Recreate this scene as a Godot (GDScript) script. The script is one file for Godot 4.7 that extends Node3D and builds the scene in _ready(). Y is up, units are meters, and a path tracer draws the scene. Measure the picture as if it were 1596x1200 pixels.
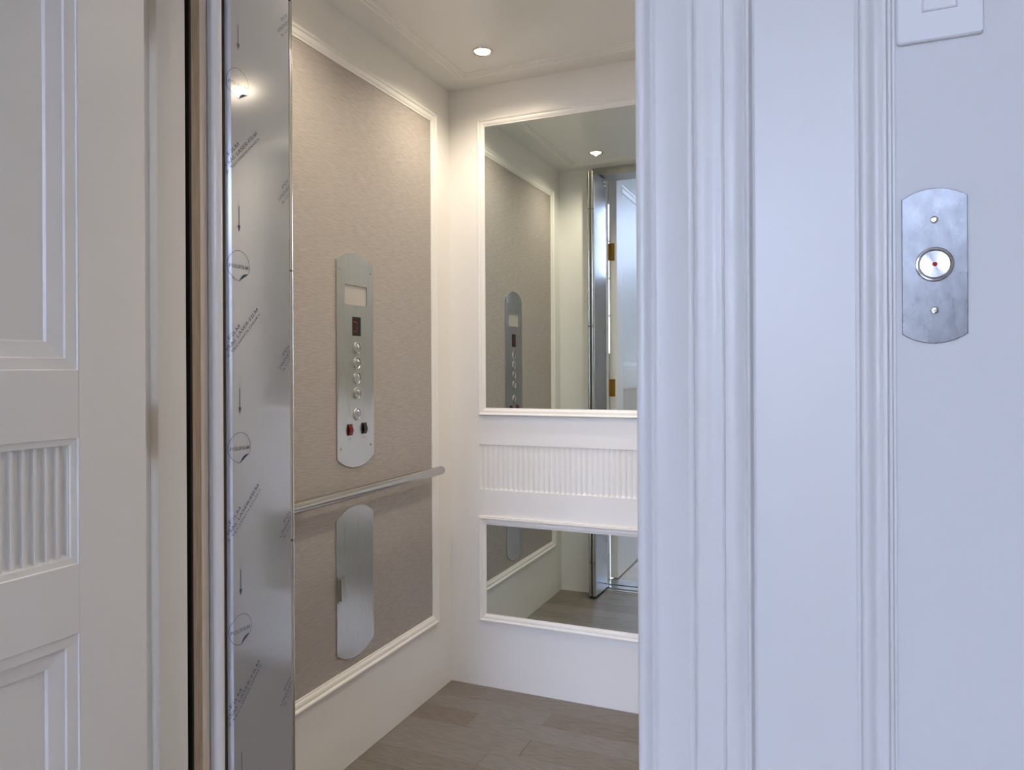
extends Node3D
# Residential lift seen from the landing. World: x to the right along the landing wall, y up, -z into the lift.
# "D" below is the distance into the picture: z = -D.

# ---------------------------------------------------------------- measures (metres)
const CAB_L := -1.346      # lift car: left wall
const CAB_R := 0.0         # right wall
const CAB_B := 2.5367      # back wall
const CAB_F := 1.25        # inner face of the front return
const CAB_H := 2.282       # ceiling
const HALL_D := 0.955      # landing wall, hall face
const HALL_T := 1.064      # landing wall, shaft face
const OPEN_L := -1.162     # rough opening of the landing door
const OPEN_R := -0.2282
const OPEN_H := 2.46
const HALL_L := -5.0
const HALL_RIGHT := 4.0
const HALL_BACK := -8.0
const HALL_H := 4.6

var M := {}
var used := {}

# ---------------------------------------------------------------- mesh helpers
func mb() -> SurfaceTool:
	var st := SurfaceTool.new()
	st.begin(Mesh.PRIMITIVE_TRIANGLES)
	return st

func tri(st: SurfaceTool, a: Vector3, b: Vector3, c: Vector3, na: Vector3, nb: Vector3, nc: Vector3) -> void:
	var cr := (b - a).cross(c - a)
	if cr.length_squared() < 1e-18:
		return
	if cr.dot(na + nb + nc) > 0.0:
		var t := b; b = c; c = t
		t = nb; nb = nc; nc = t
	st.set_normal(na); st.add_vertex(a)
	st.set_normal(nb); st.add_vertex(b)
	st.set_normal(nc); st.add_vertex(c)

func quad(st: SurfaceTool, a: Vector3, b: Vector3, c: Vector3, d: Vector3, n: Vector3) -> void:
	tri(st, a, b, c, n, n, n)
	tri(st, a, c, d, n, n, n)

func quad4(st: SurfaceTool, a: Vector3, b: Vector3, c: Vector3, d: Vector3, na: Vector3, nb: Vector3, nc: Vector3, nd: Vector3) -> void:
	tri(st, a, b, c, na, nb, nc)
	tri(st, a, c, d, na, nc, nd)

func box(st: SurfaceTool, lo: Vector3, hi: Vector3) -> void:
	for ax in 3:
		var u := (ax + 1) % 3
		var v := (ax + 2) % 3
		for s in 2:
			var n := Vector3.ZERO
			n[ax] = 1.0 if s else -1.0
			var p := []
			for k in [[0, 0], [1, 0], [1, 1], [0, 1]]:
				var q := Vector3.ZERO
				q[ax] = hi[ax] if s else lo[ax]
				q[u] = hi[u] if k[0] else lo[u]
				q[v] = hi[v] if k[1] else lo[v]
				p.append(q)
			quad(st, p[0], p[1], p[2], p[3], n)

# box with chamfered edges
func bbox(st: SurfaceTool, lo: Vector3, hi: Vector3, b: float) -> void:
	var c := (lo + hi) * 0.5
	var h := (hi - lo) * 0.5
	var g := h - Vector3(b, b, b)
	for ax in 3:
		var u := (ax + 1) % 3
		var v := (ax + 2) % 3
		for s in [-1.0, 1.0]:
			var n := Vector3.ZERO
			n[ax] = s
			var p := []
			for k in [[-1, -1], [1, -1], [1, 1], [-1, 1]]:
				var q := Vector3.ZERO
				q[ax] = s * h[ax]
				q[u] = k[0] * g[u]
				q[v] = k[1] * g[v]
				p.append(c + q)
			quad(st, p[0], p[1], p[2], p[3], n)
			for s2 in [-1.0, 1.0]:      # the chamfer between face ax,s and face u,s2
				var e := []
				for k in [[0, -1], [0, 1], [1, 1], [1, -1]]:
					var q := Vector3.ZERO
					q[ax] = s * (h[ax] if k[0] == 0 else g[ax])
					q[u] = s2 * (g[u] if k[0] == 0 else h[u])
					q[v] = k[1] * g[v]
					e.append(c + q)
				var en := Vector3.ZERO
				en[ax] = s
				en[u] = s2
				quad(st, e[0], e[1], e[2], e[3], en.normalized())
	for sx in [-1.0, 1.0]:
		for sy in [-1.0, 1.0]:
			for sz in [-1.0, 1.0]:
				var n := Vector3(sx, sy, sz).normalized()
				tri(st, c + Vector3(sx * h.x, sy * g.y, sz * g.z), c + Vector3(sx * g.x, sy * h.y, sz * g.z), c + Vector3(sx * g.x, sy * g.y, sz * h.z), n, n, n)

# [p0, p1, n0, n1] for every segment of a profile, smoothed where it bends little; normals lie on the left of the way
func segs(prof: PackedVector2Array, closed := false) -> Array:
	var count := prof.size() if closed else prof.size() - 1
	var ns := []
	for i in count:
		var d := prof[(i + 1) % prof.size()] - prof[i]
		ns.append(Vector2(-d.y, d.x).normalized())
	var out := []
	for i in count:
		var n0: Vector2 = ns[i]
		var n1: Vector2 = ns[i]
		if i > 0 or closed:
			var q: Vector2 = ns[(i - 1 + count) % count]
			if q.dot(n0) > 0.72:
				n0 = (n0 + q).normalized()
		if i < count - 1 or closed:
			var q2: Vector2 = ns[(i + 1) % count]
			if q2.dot(ns[i]) > 0.72:
				n1 = (ns[i] + q2).normalized()
		out.append([prof[i], prof[(i + 1) % prof.size()], n0, n1])
	return out

# vertical moulding: profile of (x, z) drawn up from y0 to y1; runs left to right so that it faces +z
func upright(st: SurfaceTool, prof: PackedVector2Array, y0: float, y1: float, closed := false) -> void:
	for s in segs(prof, closed):
		var a := Vector3(s[0].x, y0, s[0].y)
		var b := Vector3(s[1].x, y0, s[1].y)
		var up := Vector3(0, y1 - y0, 0)
		var na := Vector3(s[2].x, 0, s[2].y)
		var nb := Vector3(s[3].x, 0, s[3].y)
		quad4(st, a, b, b + up, a + up, na, nb, nb, na)
	var poly := prof
	for i in Geometry2D.triangulate_polygon(poly).size() / 3:
		var t := Geometry2D.triangulate_polygon(poly)
		for y in [y0, y1]:
			var n := Vector3(0, 1 if y == y1 else -1, 0)
			var v := []
			for k in 3:
				var p := poly[t[i * 3 + k]]
				v.append(Vector3(p.x, y, p.y))
			tri(st, v[0], v[1], v[2], n, n, n)

# mitred frame in the plane z = 0: profile of (distance inwards from the outer rectangle, height)
func frame(st: SurfaceTool, x0: float, y0: float, x1: float, y1: float, prof: PackedVector2Array, skip := -1) -> void:
	var corner := [Vector3(x0, y0, 0), Vector3(x1, y0, 0), Vector3(x1, y1, 0), Vector3(x0, y1, 0)]
	var mitre := [Vector3(1, 1, 0), Vector3(-1, 1, 0), Vector3(-1, -1, 0), Vector3(1, -1, 0)]
	var inward := [Vector3(0, 1, 0), Vector3(-1, 0, 0), Vector3(0, -1, 0), Vector3(1, 0, 0)]
	for i in 4:
		if i == skip:
			continue
		var j := (i + 1) % 4
		for s in segs(prof):
			var p0: Vector2 = s[0]
			var p1: Vector2 = s[1]
			var n0: Vector3 = inward[i] * s[2].x + Vector3(0, 0, s[2].y)
			var n1: Vector3 = inward[i] * s[3].x + Vector3(0, 0, s[3].y)
			var z0 := Vector3(0, 0, p0.y)
			var z1 := Vector3(0, 0, p1.y)
			quad4(st, corner[i] + mitre[i] * p0.x + z0, corner[j] + mitre[j] * p0.x + z0, corner[j] + mitre[j] * p1.x + z1, corner[i] + mitre[i] * p1.x + z1, n0, n0, n1, n1)

# turned about the z axis: profile of (radius, z), from the outside in
func lathe(st: SurfaceTool, prof: PackedVector2Array, n := 32, at := Vector3.ZERO) -> void:
	for s in segs(prof):
		for i in n:
			var a := TAU * i / n
			var b := TAU * (i + 1) / n
			var ea := Vector3(cos(a), sin(a), 0)
			var eb := Vector3(cos(b), sin(b), 0)
			var k := Vector3(0, 0, 1)
			var m0: Vector2 = -s[2]
			var m1: Vector2 = -s[3]
			quad4(st, at + ea * s[0].x + k * s[0].y, at + eb * s[0].x + k * s[0].y, at + eb * s[1].x + k * s[1].y, at + ea * s[1].x + k * s[1].y, ea * m0.x + k * m0.y, eb * m0.x + k * m0.y, eb * m1.x + k * m1.y, ea * m1.x + k * m1.y)

func rod(st: SurfaceTool, a: Vector3, b: Vector3, r: float, n := 20, caps := true) -> void:
	var w := (b - a).normalized()
	var u := w.cross(Vector3(0.3, 0.5, 0.81)).normalized()
	var v := w.cross(u)
	for i in n:
		var e0 := u * cos(TAU * i / n) + v * sin(TAU * i / n)
		var e1 := u * cos(TAU * (i + 1) / n) + v * sin(TAU * (i + 1) / n)
		quad4(st, a + e0 * r, a + e1 * r, b + e1 * r, b + e0 * r, e0, e1, e1, e0)
		if caps:
			tri(st, a, a + e0 * r, a + e1 * r, -w, -w, -w)
			tri(st, b, b + e0 * r, b + e1 * r, w, w, w)

# flat plate of any convex outline with a chamfered front edge, from z = 0 to z = t
func plate(st: SurfaceTool, poly: PackedVector2Array, t: float, b: float, z0 := 0.0) -> void:
	var c := Vector2.ZERO
	for p in poly:
		c += p
	c /= poly.size()
	var n := poly.size()
	var inner := PackedVector2Array()
	for i in n:
		var e0 := (poly[i] - poly[(i - 1 + n) % n]).normalized()
		var e1 := (poly[(i + 1) % n] - poly[i]).normalized()
		var m := Vector2(-e0.y - e1.y, e0.x + e1.x).normalized()
		if m.dot(c - poly[i]) < 0.0:
			m = -m
		inner.append(poly[i] + m * b)
	for i in n:
		var j := (i + 1) % n
		var e := (poly[j] - poly[i]).normalized()
		var out := Vector2(e.y, -e.x)
		if out.dot(poly[i] - c) < 0.0:
			out = -out
		var n3 := Vector3(out.x, out.y, 0)
		quad(st, v3(poly[i], z0), v3(poly[j], z0), v3(poly[j], z0 + t - b), v3(poly[i], z0 + t - b), n3)
		quad(st, v3(poly[i], z0 + t - b), v3(poly[j], z0 + t - b), v3(inner[j], z0 + t), v3(inner[i], z0 + t), (n3 + Vector3(0, 0, 1)).normalized())
		var f := Vector3(0, 0, 1)
		tri(st, v3(c, z0 + t), v3(inner[i], z0 + t), v3(inner[j], z0 + t), f, f, f)

func v3(p: Vector2, z: float) -> Vector3:
	return Vector3(p.x, p.y, z)

# rectangle x0..x1 whose top and bottom bulge out in an arc
func arched(x0: float, x1: float, y0: float, y1: float, sag: float, n := 14) -> PackedVector2Array:
	var out := PackedVector2Array()
	var half := (x1 - x0) * 0.5
	var r := (half * half + sag * sag) / (2.0 * sag)
	var a := asin(half / r)
	var c := (x0 + x1) * 0.5
	for i in n + 1:
		var t := -a + 2.0 * a * i / n
		out.append(Vector2(c + r * sin(t), y0 - sag + r - r * cos(t)))
	for i in n + 1:
		var t := a - 2.0 * a * i / n
		out.append(Vector2(c + r * sin(t), y1 + sag - r + r * cos(t)))
	return out

# a letter mesh as loose triangles, laid flat and centred left-bottom at (0, 0)
func letters(text: String, height: float, mono := false) -> PackedVector3Array:
	var tm := TextMesh.new()
	var f := SystemFont.new()
	f.font_names = PackedStringArray(["Droid Sans Mono" if mono else "Droid Sans"])
	tm.font = f
	tm.font_size = 64
	tm.pixel_size = height / 46.0
	tm.depth = 0.0
	tm.curve_step = 2.0
	tm.text = text
	var out := PackedVector3Array()
	for s in tm.get_surface_count():
		var a := tm.surface_get_arrays(s)
		var v: PackedVector3Array = a[Mesh.ARRAY_VERTEX]
		var ix: PackedInt32Array = a[Mesh.ARRAY_INDEX] if a[Mesh.ARRAY_INDEX] != null else PackedInt32Array()
		if ix.is_empty():
			for p in v:
				out.append(p)
		else:
			for i in ix:
				out.append(v[i])
	var lo := Vector3(1e9, 1e9, 0)
	for p in out:
		lo = Vector3(minf(lo.x, p.x), minf(lo.y, p.y), 0)
	for i in out.size():
		out[i] -= lo
	return out

func width_of(v: PackedVector3Array) -> float:
	var w := 0.0
	for p in v:
		w = maxf(w, p.x)
	return w

func add_flat(st: SurfaceTool, v: PackedVector3Array, at: Vector3) -> void:
	var n := Vector3(0, 0, 1)
	for i in v.size() / 3:
		tri(st, at + v[i * 3], at + v[i * 3 + 1], at + v[i * 3 + 2], n, n, n)

# ---------------------------------------------------------------- node helpers
func numbered(called: String) -> String:
	var k: int = used.get(called, -1) + 1
	used[called] = k
	return called if k == 0 else "%s_%03d" % [called, k]

func thing(called: String, label: String, category: String, at := Vector3.ZERO, turn := 0.0, group := "") -> Node3D:
	var o := Node3D.new()
	o.name = numbered(called)
	add_child(o)
	o.position = at
	o.rotation.y = turn
	o.set_meta("label", label)
	o.set_meta("category", category)
	if group != "":
		o.set_meta("group", group)
	return o

func part(called: String, st, m: Material, parent: Node, at := Vector3.ZERO, label := "") -> MeshInstance3D:
	var o := MeshInstance3D.new()
	o.name = called
	o.mesh = st.commit() if st is SurfaceTool else st
	o.material_override = m
	o.cast_shadow = GeometryInstance3D.SHADOW_CASTING_SETTING_ON
	o.position = at
	parent.add_child(o, true)
	if label != "":
		o.set_meta("label", label)
	return o

func struct(called: String, st, m: Material, label: String, category: String, at := Vector3.ZERO, turn := 0.0) -> MeshInstance3D:
	var o := part(called, st, m, self, at, label)
	o.rotation.y = turn
	o.set_meta("kind", "structure")
	o.set_meta("category", category)
	return o

func one_box(lo: Vector3, hi: Vector3, bevel := 0.0) -> SurfaceTool:
	var st := mb()
	if bevel > 0.0:
		bbox(st, lo, hi, bevel)
	else:
		box(st, lo, hi)
	return st

# box given by x, y and D ranges
func xyd(st: SurfaceTool, x0: float, x1: float, y0: float, y1: float, d0: float, d1: float) -> void:
	box(st, Vector3(x0, y0, -d1), Vector3(x1, y1, -d0))

# ---------------------------------------------------------------- materials
func noise_tex(w: int, h: int, freq: float, dark: Color, light: Color, sd: int, octaves := 3) -> NoiseTexture2D:
	var n := FastNoiseLite.new()
	n.noise_type = FastNoiseLite.TYPE_SIMPLEX_SMOOTH
	n.frequency = freq
	n.fractal_octaves = octaves
	n.seed = sd
	var t := NoiseTexture2D.new()
	t.width = w
	t.height = h
	t.seamless = true
	t.seamless_blend_skirt = 0.2
	t.noise = n
	var g := Gradient.new()
	g.set_color(0, dark)
	g.set_color(1, light)
	t.color_ramp = g
	return t

func bump_tex(w: int, h: int, freq: float, strength: float, sd: int, octaves := 3) -> NoiseTexture2D:
	var t := noise_tex(w, h, freq, Color.BLACK, Color.WHITE, sd, octaves)
	t.color_ramp = null
	t.as_normal_map = true
	t.bump_strength = strength
	return t

func mat(called: String, c: Color, rough: float, metal := 0.0) -> StandardMaterial3D:
	var m := StandardMaterial3D.new()
	m.resource_name = called
	m.albedo_color = c
	m.roughness = rough
	m.metallic = metal
	M[called] = m
	return m

func tri_map(m: StandardMaterial3D, s: Vector3) -> void:
	m.uv1_triplanar = true
	m.uv1_triplanar_sharpness = 8.0
	m.uv1_scale = s

func make_materials() -> void:
	var white := Color(0.862, 0.86, 0.853)
	var m := mat("painted trim", white, 0.34)
	m.normal_enabled = true
	m.normal_texture = bump_tex(256, 1024, 0.03, 1.2, 5)
	m.normal_scale = 0.05
	tri_map(m, Vector3(9, 2, 9))
	m = mat("painted lift panel", Color(0.95, 0.947, 0.935), 0.38)
	m = mat("door paint", Color(0.945, 0.942, 0.93), 0.32)
	m.normal_enabled = true
	m.normal_texture = bump_tex(256, 1024, 0.03, 1.0, 9)
	m.normal_scale = 0.1
	tri_map(m, Vector3(9, 1.4, 9))
	m = mat("wall paint", Color(0.85, 0.85, 0.85), 0.6)
	m.normal_enabled = true
	m.normal_texture = bump_tex(512, 512, 0.06, 1.0, 11)
	m.normal_scale = 0.15
	tri_map(m, Vector3(4, 4, 4))
	mat("glossy edge paint", Color(0.92, 0.92, 0.92), 0.15)
	mat("hall plaster", Color(0.74, 0.70, 0.64), 0.8)
	mat("ceiling paint", Color(0.92, 0.915, 0.90), 0.75)
	mat("lift ceiling paint", Color(0.92, 0.915, 0.90), 0.3)
	# wallpaper: short raised silk threads, mostly level
	m = mat("wallpaper", Color.WHITE, 0.62)
	m.albedo_texture = noise_tex(512, 2048, 0.022, Color(0.62, 0.592, 0.57), Color(0.745, 0.72, 0.70), 21, 4)
	m.normal_enabled = true
	m.normal_texture = bump_tex(512, 2048, 0.022, 6.0, 21, 4)
	m.normal_scale = 0.55
	tri_map(m, Vector3(1.5, 6.0, 1.5))
	# brushed steel, grain upright
	var grain := noise_tex(1024, 256, 0.06, Color(0.25, 0.25, 0.25), Color(0.36, 0.36, 0.36), 31, 3)
	m = mat("brushed steel", Color(0.78, 0.78, 0.77), 1.0, 1.0)
	m.roughness_texture = grain
	tri_map(m, Vector3(14, 0.35, 14))
	m = mat("satin rail steel", Color(0.72, 0.71, 0.69), 0.24, 1.0)
	m = mat("fingermarked steel", Color(0.49, 0.495, 0.50), 1.0, 1.0)
	m.albedo_texture = noise_tex(512, 512, 0.012, Color(0.88, 0.88, 0.88), Color(1, 1, 1), 37, 4)
	m.roughness_texture = noise_tex(512, 512, 0.012, Color(0.25, 0.25, 0.25), Color(0.32, 0.32, 0.32), 38, 4)
	tri_map(m, Vector3(9, 5, 9))
	m = mat("filmed steel", Color(0.74, 0.755, 0.79), 0.13, 0.5)
	m.clearcoat_enabled = true
	m.clearcoat = 0.5
	m.clearcoat_roughness = 0.07
	mat("bright steel", Color(0.8, 0.8, 0.79), 0.18, 1.0)
	mat("turned steel", Color(0.70, 0.70, 0.70), 0.14, 1.0)
	mat("aluminium", Color(0.74, 0.74, 0.74), 0.32, 1.0)
	mat("mirror silver", Color(0.87, 0.905, 0.90), 0.0, 1.0)
	mat("brass", Color(0.74, 0.57, 0.28), 0.3, 1.0)
	mat("film ink", Color(0.03, 0.20, 0.34), 0.5)
	mat("black rubber", Color(0.03, 0.03, 0.032), 0.6)
	mat("black plastic", Color(0.02, 0.02, 0.024), 0.3)
	mat("red plastic", Color(0.5, 0.06, 0.06), 0.35)
	mat("engraved ink", Color(0.34, 0.33, 0.32), 0.6)
	mat("switch plastic", Color(0.88, 0.88, 0.88), 0.28)
	mat("certificate card", Color(0.72, 0.71, 0.68), 0.4)
	mat("shaft block", Color(0.10, 0.10, 0.10), 0.95)
	m = mat("raw plywood", Color.WHITE, 0.75)
	m.albedo_texture = noise_tex(1024, 256, 0.04, Color(0.56, 0.49, 0.41), Color(0.80, 0.73, 0.64), 41, 4)
	tri_map(m, Vector3(14, 0.7, 14))
	m = mat("pale filler strip", Color.WHITE, 0.7)
	m.albedo_texture = noise_tex(256, 256, 0.03, Color(0.88, 0.82, 0.74), Color(0.94, 0.89, 0.82), 43, 3)
	tri_map(m, Vector3(10, 1.0, 10))
	var tones := [[Color(0.41, 0.38, 0.355), Color(0.60, 0.57, 0.545)], [Color(0.45, 0.42, 0.395), Color(0.63, 0.60, 0.575)], [Color(0.40, 0.36, 0.33), Color(0.57, 0.53, 0.495)], [Color(0.43, 0.41, 0.395), Color(0.60, 0.575, 0.56)]]
	for i in tones.size():
		m = mat("floor board %d" % i, Color.WHITE, 0.42)
		m.albedo_texture = noise_tex(256, 1024, 0.035, tones[i][0], tones[i][1], 51 + i, 4)
		m.uv1_offset = Vector3(0.37 * i, 0, 0.21 * i)
		tri_map(m, Vector3(1.3, 4, 5.5))
	m = mat("landing floor", Color.WHITE, 0.22)
	m.albedo_texture = noise_tex(512, 512, 0.008, Color(0.78, 0.75, 0.72), Color(0.86, 0.84, 0.82), 61, 4)
	tri_map(m, Vector3(0.8, 0.8, 0.8))
	m = mat("window glass", Color(0.95, 0.98, 0.97, 0.06), 0.02)
	m.transparency = BaseMaterial3D.TRANSPARENCY_ALPHA
	m = mat("lamp lens", Color(1, 0.95, 0.85), 0.4)
	m.emission_enabled = true
	m.emission = Color(1.0, 0.86, 0.62)
	m.emission_energy_multiplier = LENS_GLOW
	m = mat("display digit", Color(0.5, 0.02, 0.03), 0.4)
	m.emission_enabled = true
	m.emission = Color(0.85, 0.04, 0.10)
	m.emission_energy_multiplier = 0.22
	m = mat("call lamp", Color(0.4, 0.0, 0.03), 0.3)
	m.emission_enabled = true
	m.emission = Color(0.7, 0.0, 0.06)
	m.emission_energy_multiplier = 0.35

# ---------------------------------------------------------------- scene
const SKY_ENERGY := 19.0
const LAMP_ENERGY := 0.43
const LENS_GLOW := 14.0
const LAMP_COLOR := Color(1.0, 0.93, 0.825)

func _ready() -> void:
	# camera: level, turned 23 degrees to the left, a shifted lens
	var cam := Camera3D.new()
	cam.name = "camera"
	add_child(cam)
	cam.position = Vector3(0, 1.2, 0)
	cam.rotation_order = EULER_ORDER_YXZ
	cam.rotation = Vector3(0, atan2(492.0, 1150.0), -0.0049)
	cam.near = 0.05
	cam.far = 60.0
	cam.projection = Camera3D.PROJECTION_FRUSTUM
	cam.size = 0.05 * 1200.0 / 1150.0
	cam.frustum_offset = Vector2(0, -0.05 * 22.7 / 1150.0)
	cam.current = true
	# bright cloudy sky, seen only through the hall windows
	var we := WorldEnvironment.new()
	we.name = "world"
	var env := Environment.new()
	env.background_mode = Environment.BG_SKY
	var sky := Sky.new()
	var sm := ProceduralSkyMaterial.new()
	sm.sky_top_color = Color(0.76, 0.825, 1.0)
	sm.sky_horizon_color = Color(0.83, 0.88, 1.0)
	sm.ground_horizon_color = Color(0.62, 0.64, 0.66)
	sm.ground_bottom_color = Color(0.5, 0.5, 0.5)
	sky.sky_material = sm
	env.sky = sky
	env.background_energy_multiplier = SKY_ENERGY
	env.tonemap_mode = Environment.TONE_MAPPER_LINEAR
	env.tonemap_exposure = 1.0
	env.sdfgi_enabled = true
	env.ssao_enabled = true
	env.ssil_enabled = true
	we.environment = env
	add_child(we)

	make_materials()
	build_hall()
	build_landing_wall()
	build_shaft()
	build_cab_shell()
	build_cab_floor()
	build_mirrors()
	build_landing_door()
	build_folding_door()
	build_downlights()
	build_control_panel()
	build_phone_panel()
	build_handrail()
	build_call_panel()
	build_switch()

# ---------------------------------------------------------------- hall behind the camera
func build_hall() -> void:
	var st := mb()
	xyd(st, HALL_L - 0.15, HALL_RIGHT + 0.15, -0.12, 0.0, HALL_BACK - 0.15, HALL_D)
	struct("floor_hall", st, M["landing floor"], "pale stone hall floor seen in the lower mirror", "floor")
	st = mb()
	xyd(st, HALL_L - 0.15, HALL_RIGHT + 0.15, HALL_H, HALL_H + 0.12, HALL_BACK - 0.15, HALL_T)
	struct("ceiling_hall", st, M["ceiling paint"], "white ceiling of the hall", "ceiling")
	st = mb()
	xyd(st, HALL_L - 0.15, HALL_L, 0.0, HALL_H, HALL_BACK, HALL_D)
	struct("wall_hall_left", st, M["hall plaster"], "white side wall of the hall beyond the open door", "wall")
	st = mb()
	xyd(st, HALL_RIGHT, HALL_RIGHT + 0.15, 0.0, HALL_H, HALL_BACK, HALL_D)
	struct("wall_hall_right", st, M["hall plaster"], "white side wall of the hall beside the call button", "wall")
	# far wall of the hall: a tall window, glazed garden doors, a high window over a panelled dado
	var d0 := HALL_BACK - 0.15
	var holes := [[-4.0, -3.2, 1.45, 4.3, 4, 1], [-2.1, 0.3, 0.06, 4.3, 6, 3], [0.7, 2.5, 2.9, 4.3, 2, 2]]
	var walls := [[HALL_L - 0.15, -4.0, 0.0, HALL_H], [-3.2, -2.1, 0.0, HALL_H], [0.3, 0.7, 0.0, HALL_H], [2.5, HALL_RIGHT + 0.15, 0.0, HALL_H], [-4.0, -3.2, 0.0, 1.45], [0.7, 2.5, 0.0, 2.9], [-4.0, -3.2, 4.3, HALL_H], [-2.1, 0.3, 4.3, HALL_H], [0.7, 2.5, 4.3, HALL_H], [-2.1, 0.3, 0.0, 0.06]]
	st = mb()
	for w in walls:
		xyd(st, w[0], w[1], w[2], w[3], d0, HALL_BACK)
	struct("wall_hall_window", st, M["hall plaster"], "window wall of the hall far behind the viewer", "wall")
	var says := ["tall hall window that shines through the gap at the door hinges", "glazed garden doors that throw daylight into the lift", "high hall window mirrored in the open door"]
	for n in holes.size():
		var h: Array = holes[n]
		var w := 0.06
		var f := mb()
		xyd(f, h[0], h[0] + w, h[2], h[3], d0 + 0.04, d0 + 0.1)
		xyd(f, h[1] - w, h[1], h[2], h[3], d0 + 0.04, d0 + 0.1)
		xyd(f, h[0] + w, h[1] - w, h[2], h[2] + w, d0 + 0.04, d0 + 0.1)
		xyd(f, h[0] + w, h[1] - w, h[3] - w, h[3], d0 + 0.04, d0 + 0.1)
		var o := struct("window_%d" % (n + 1), f, M["painted trim"], says[n], "window")
		var rows: int = h[4]
		var cols: int = h[5]
		var xs := []
		var ys := []
		for k in cols + 1:
			xs.append(lerpf(h[0] + w, h[1] - w, float(k) / cols))
		for k in rows + 1:
			ys.append(lerpf(h[2] + w, h[3] - w, float(k) / rows))
		for k in range(1, cols):
			var b := mb()
			xyd(b, xs[k] - 0.015, xs[k] + 0.015, h[2] + w, h[3] - w, d0 + 0.05, d0 + 0.09)
			part("glazing_bar", b, M["painted trim"], o)
		for k in range(1, rows):
			for q in cols:
				var b := mb()
				xyd(b, xs[q] + (0.015 if q > 0 else 0.0), xs[q + 1] - (0.015 if q < cols - 1 else 0.0), ys[k] - 0.015, ys[k] + 0.015, d0 + 0.05, d0 + 0.09)
				part("glazing_bar", b, M["painted trim"], o)
		for k in rows:
			for q in cols:
				var b := mb()
				xyd(b, xs[q] + (0.015 if q > 0 else 0.0), xs[q + 1] - (0.015 if q < cols - 1 else 0.0), ys[k] + (0.015 if k > 0 else 0.0), ys[k + 1] - (0.015 if k < rows - 1 else 0.0), d0 + 0.067, d0 + 0.073)
				part("pane", b, M["window glass"], o)

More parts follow.
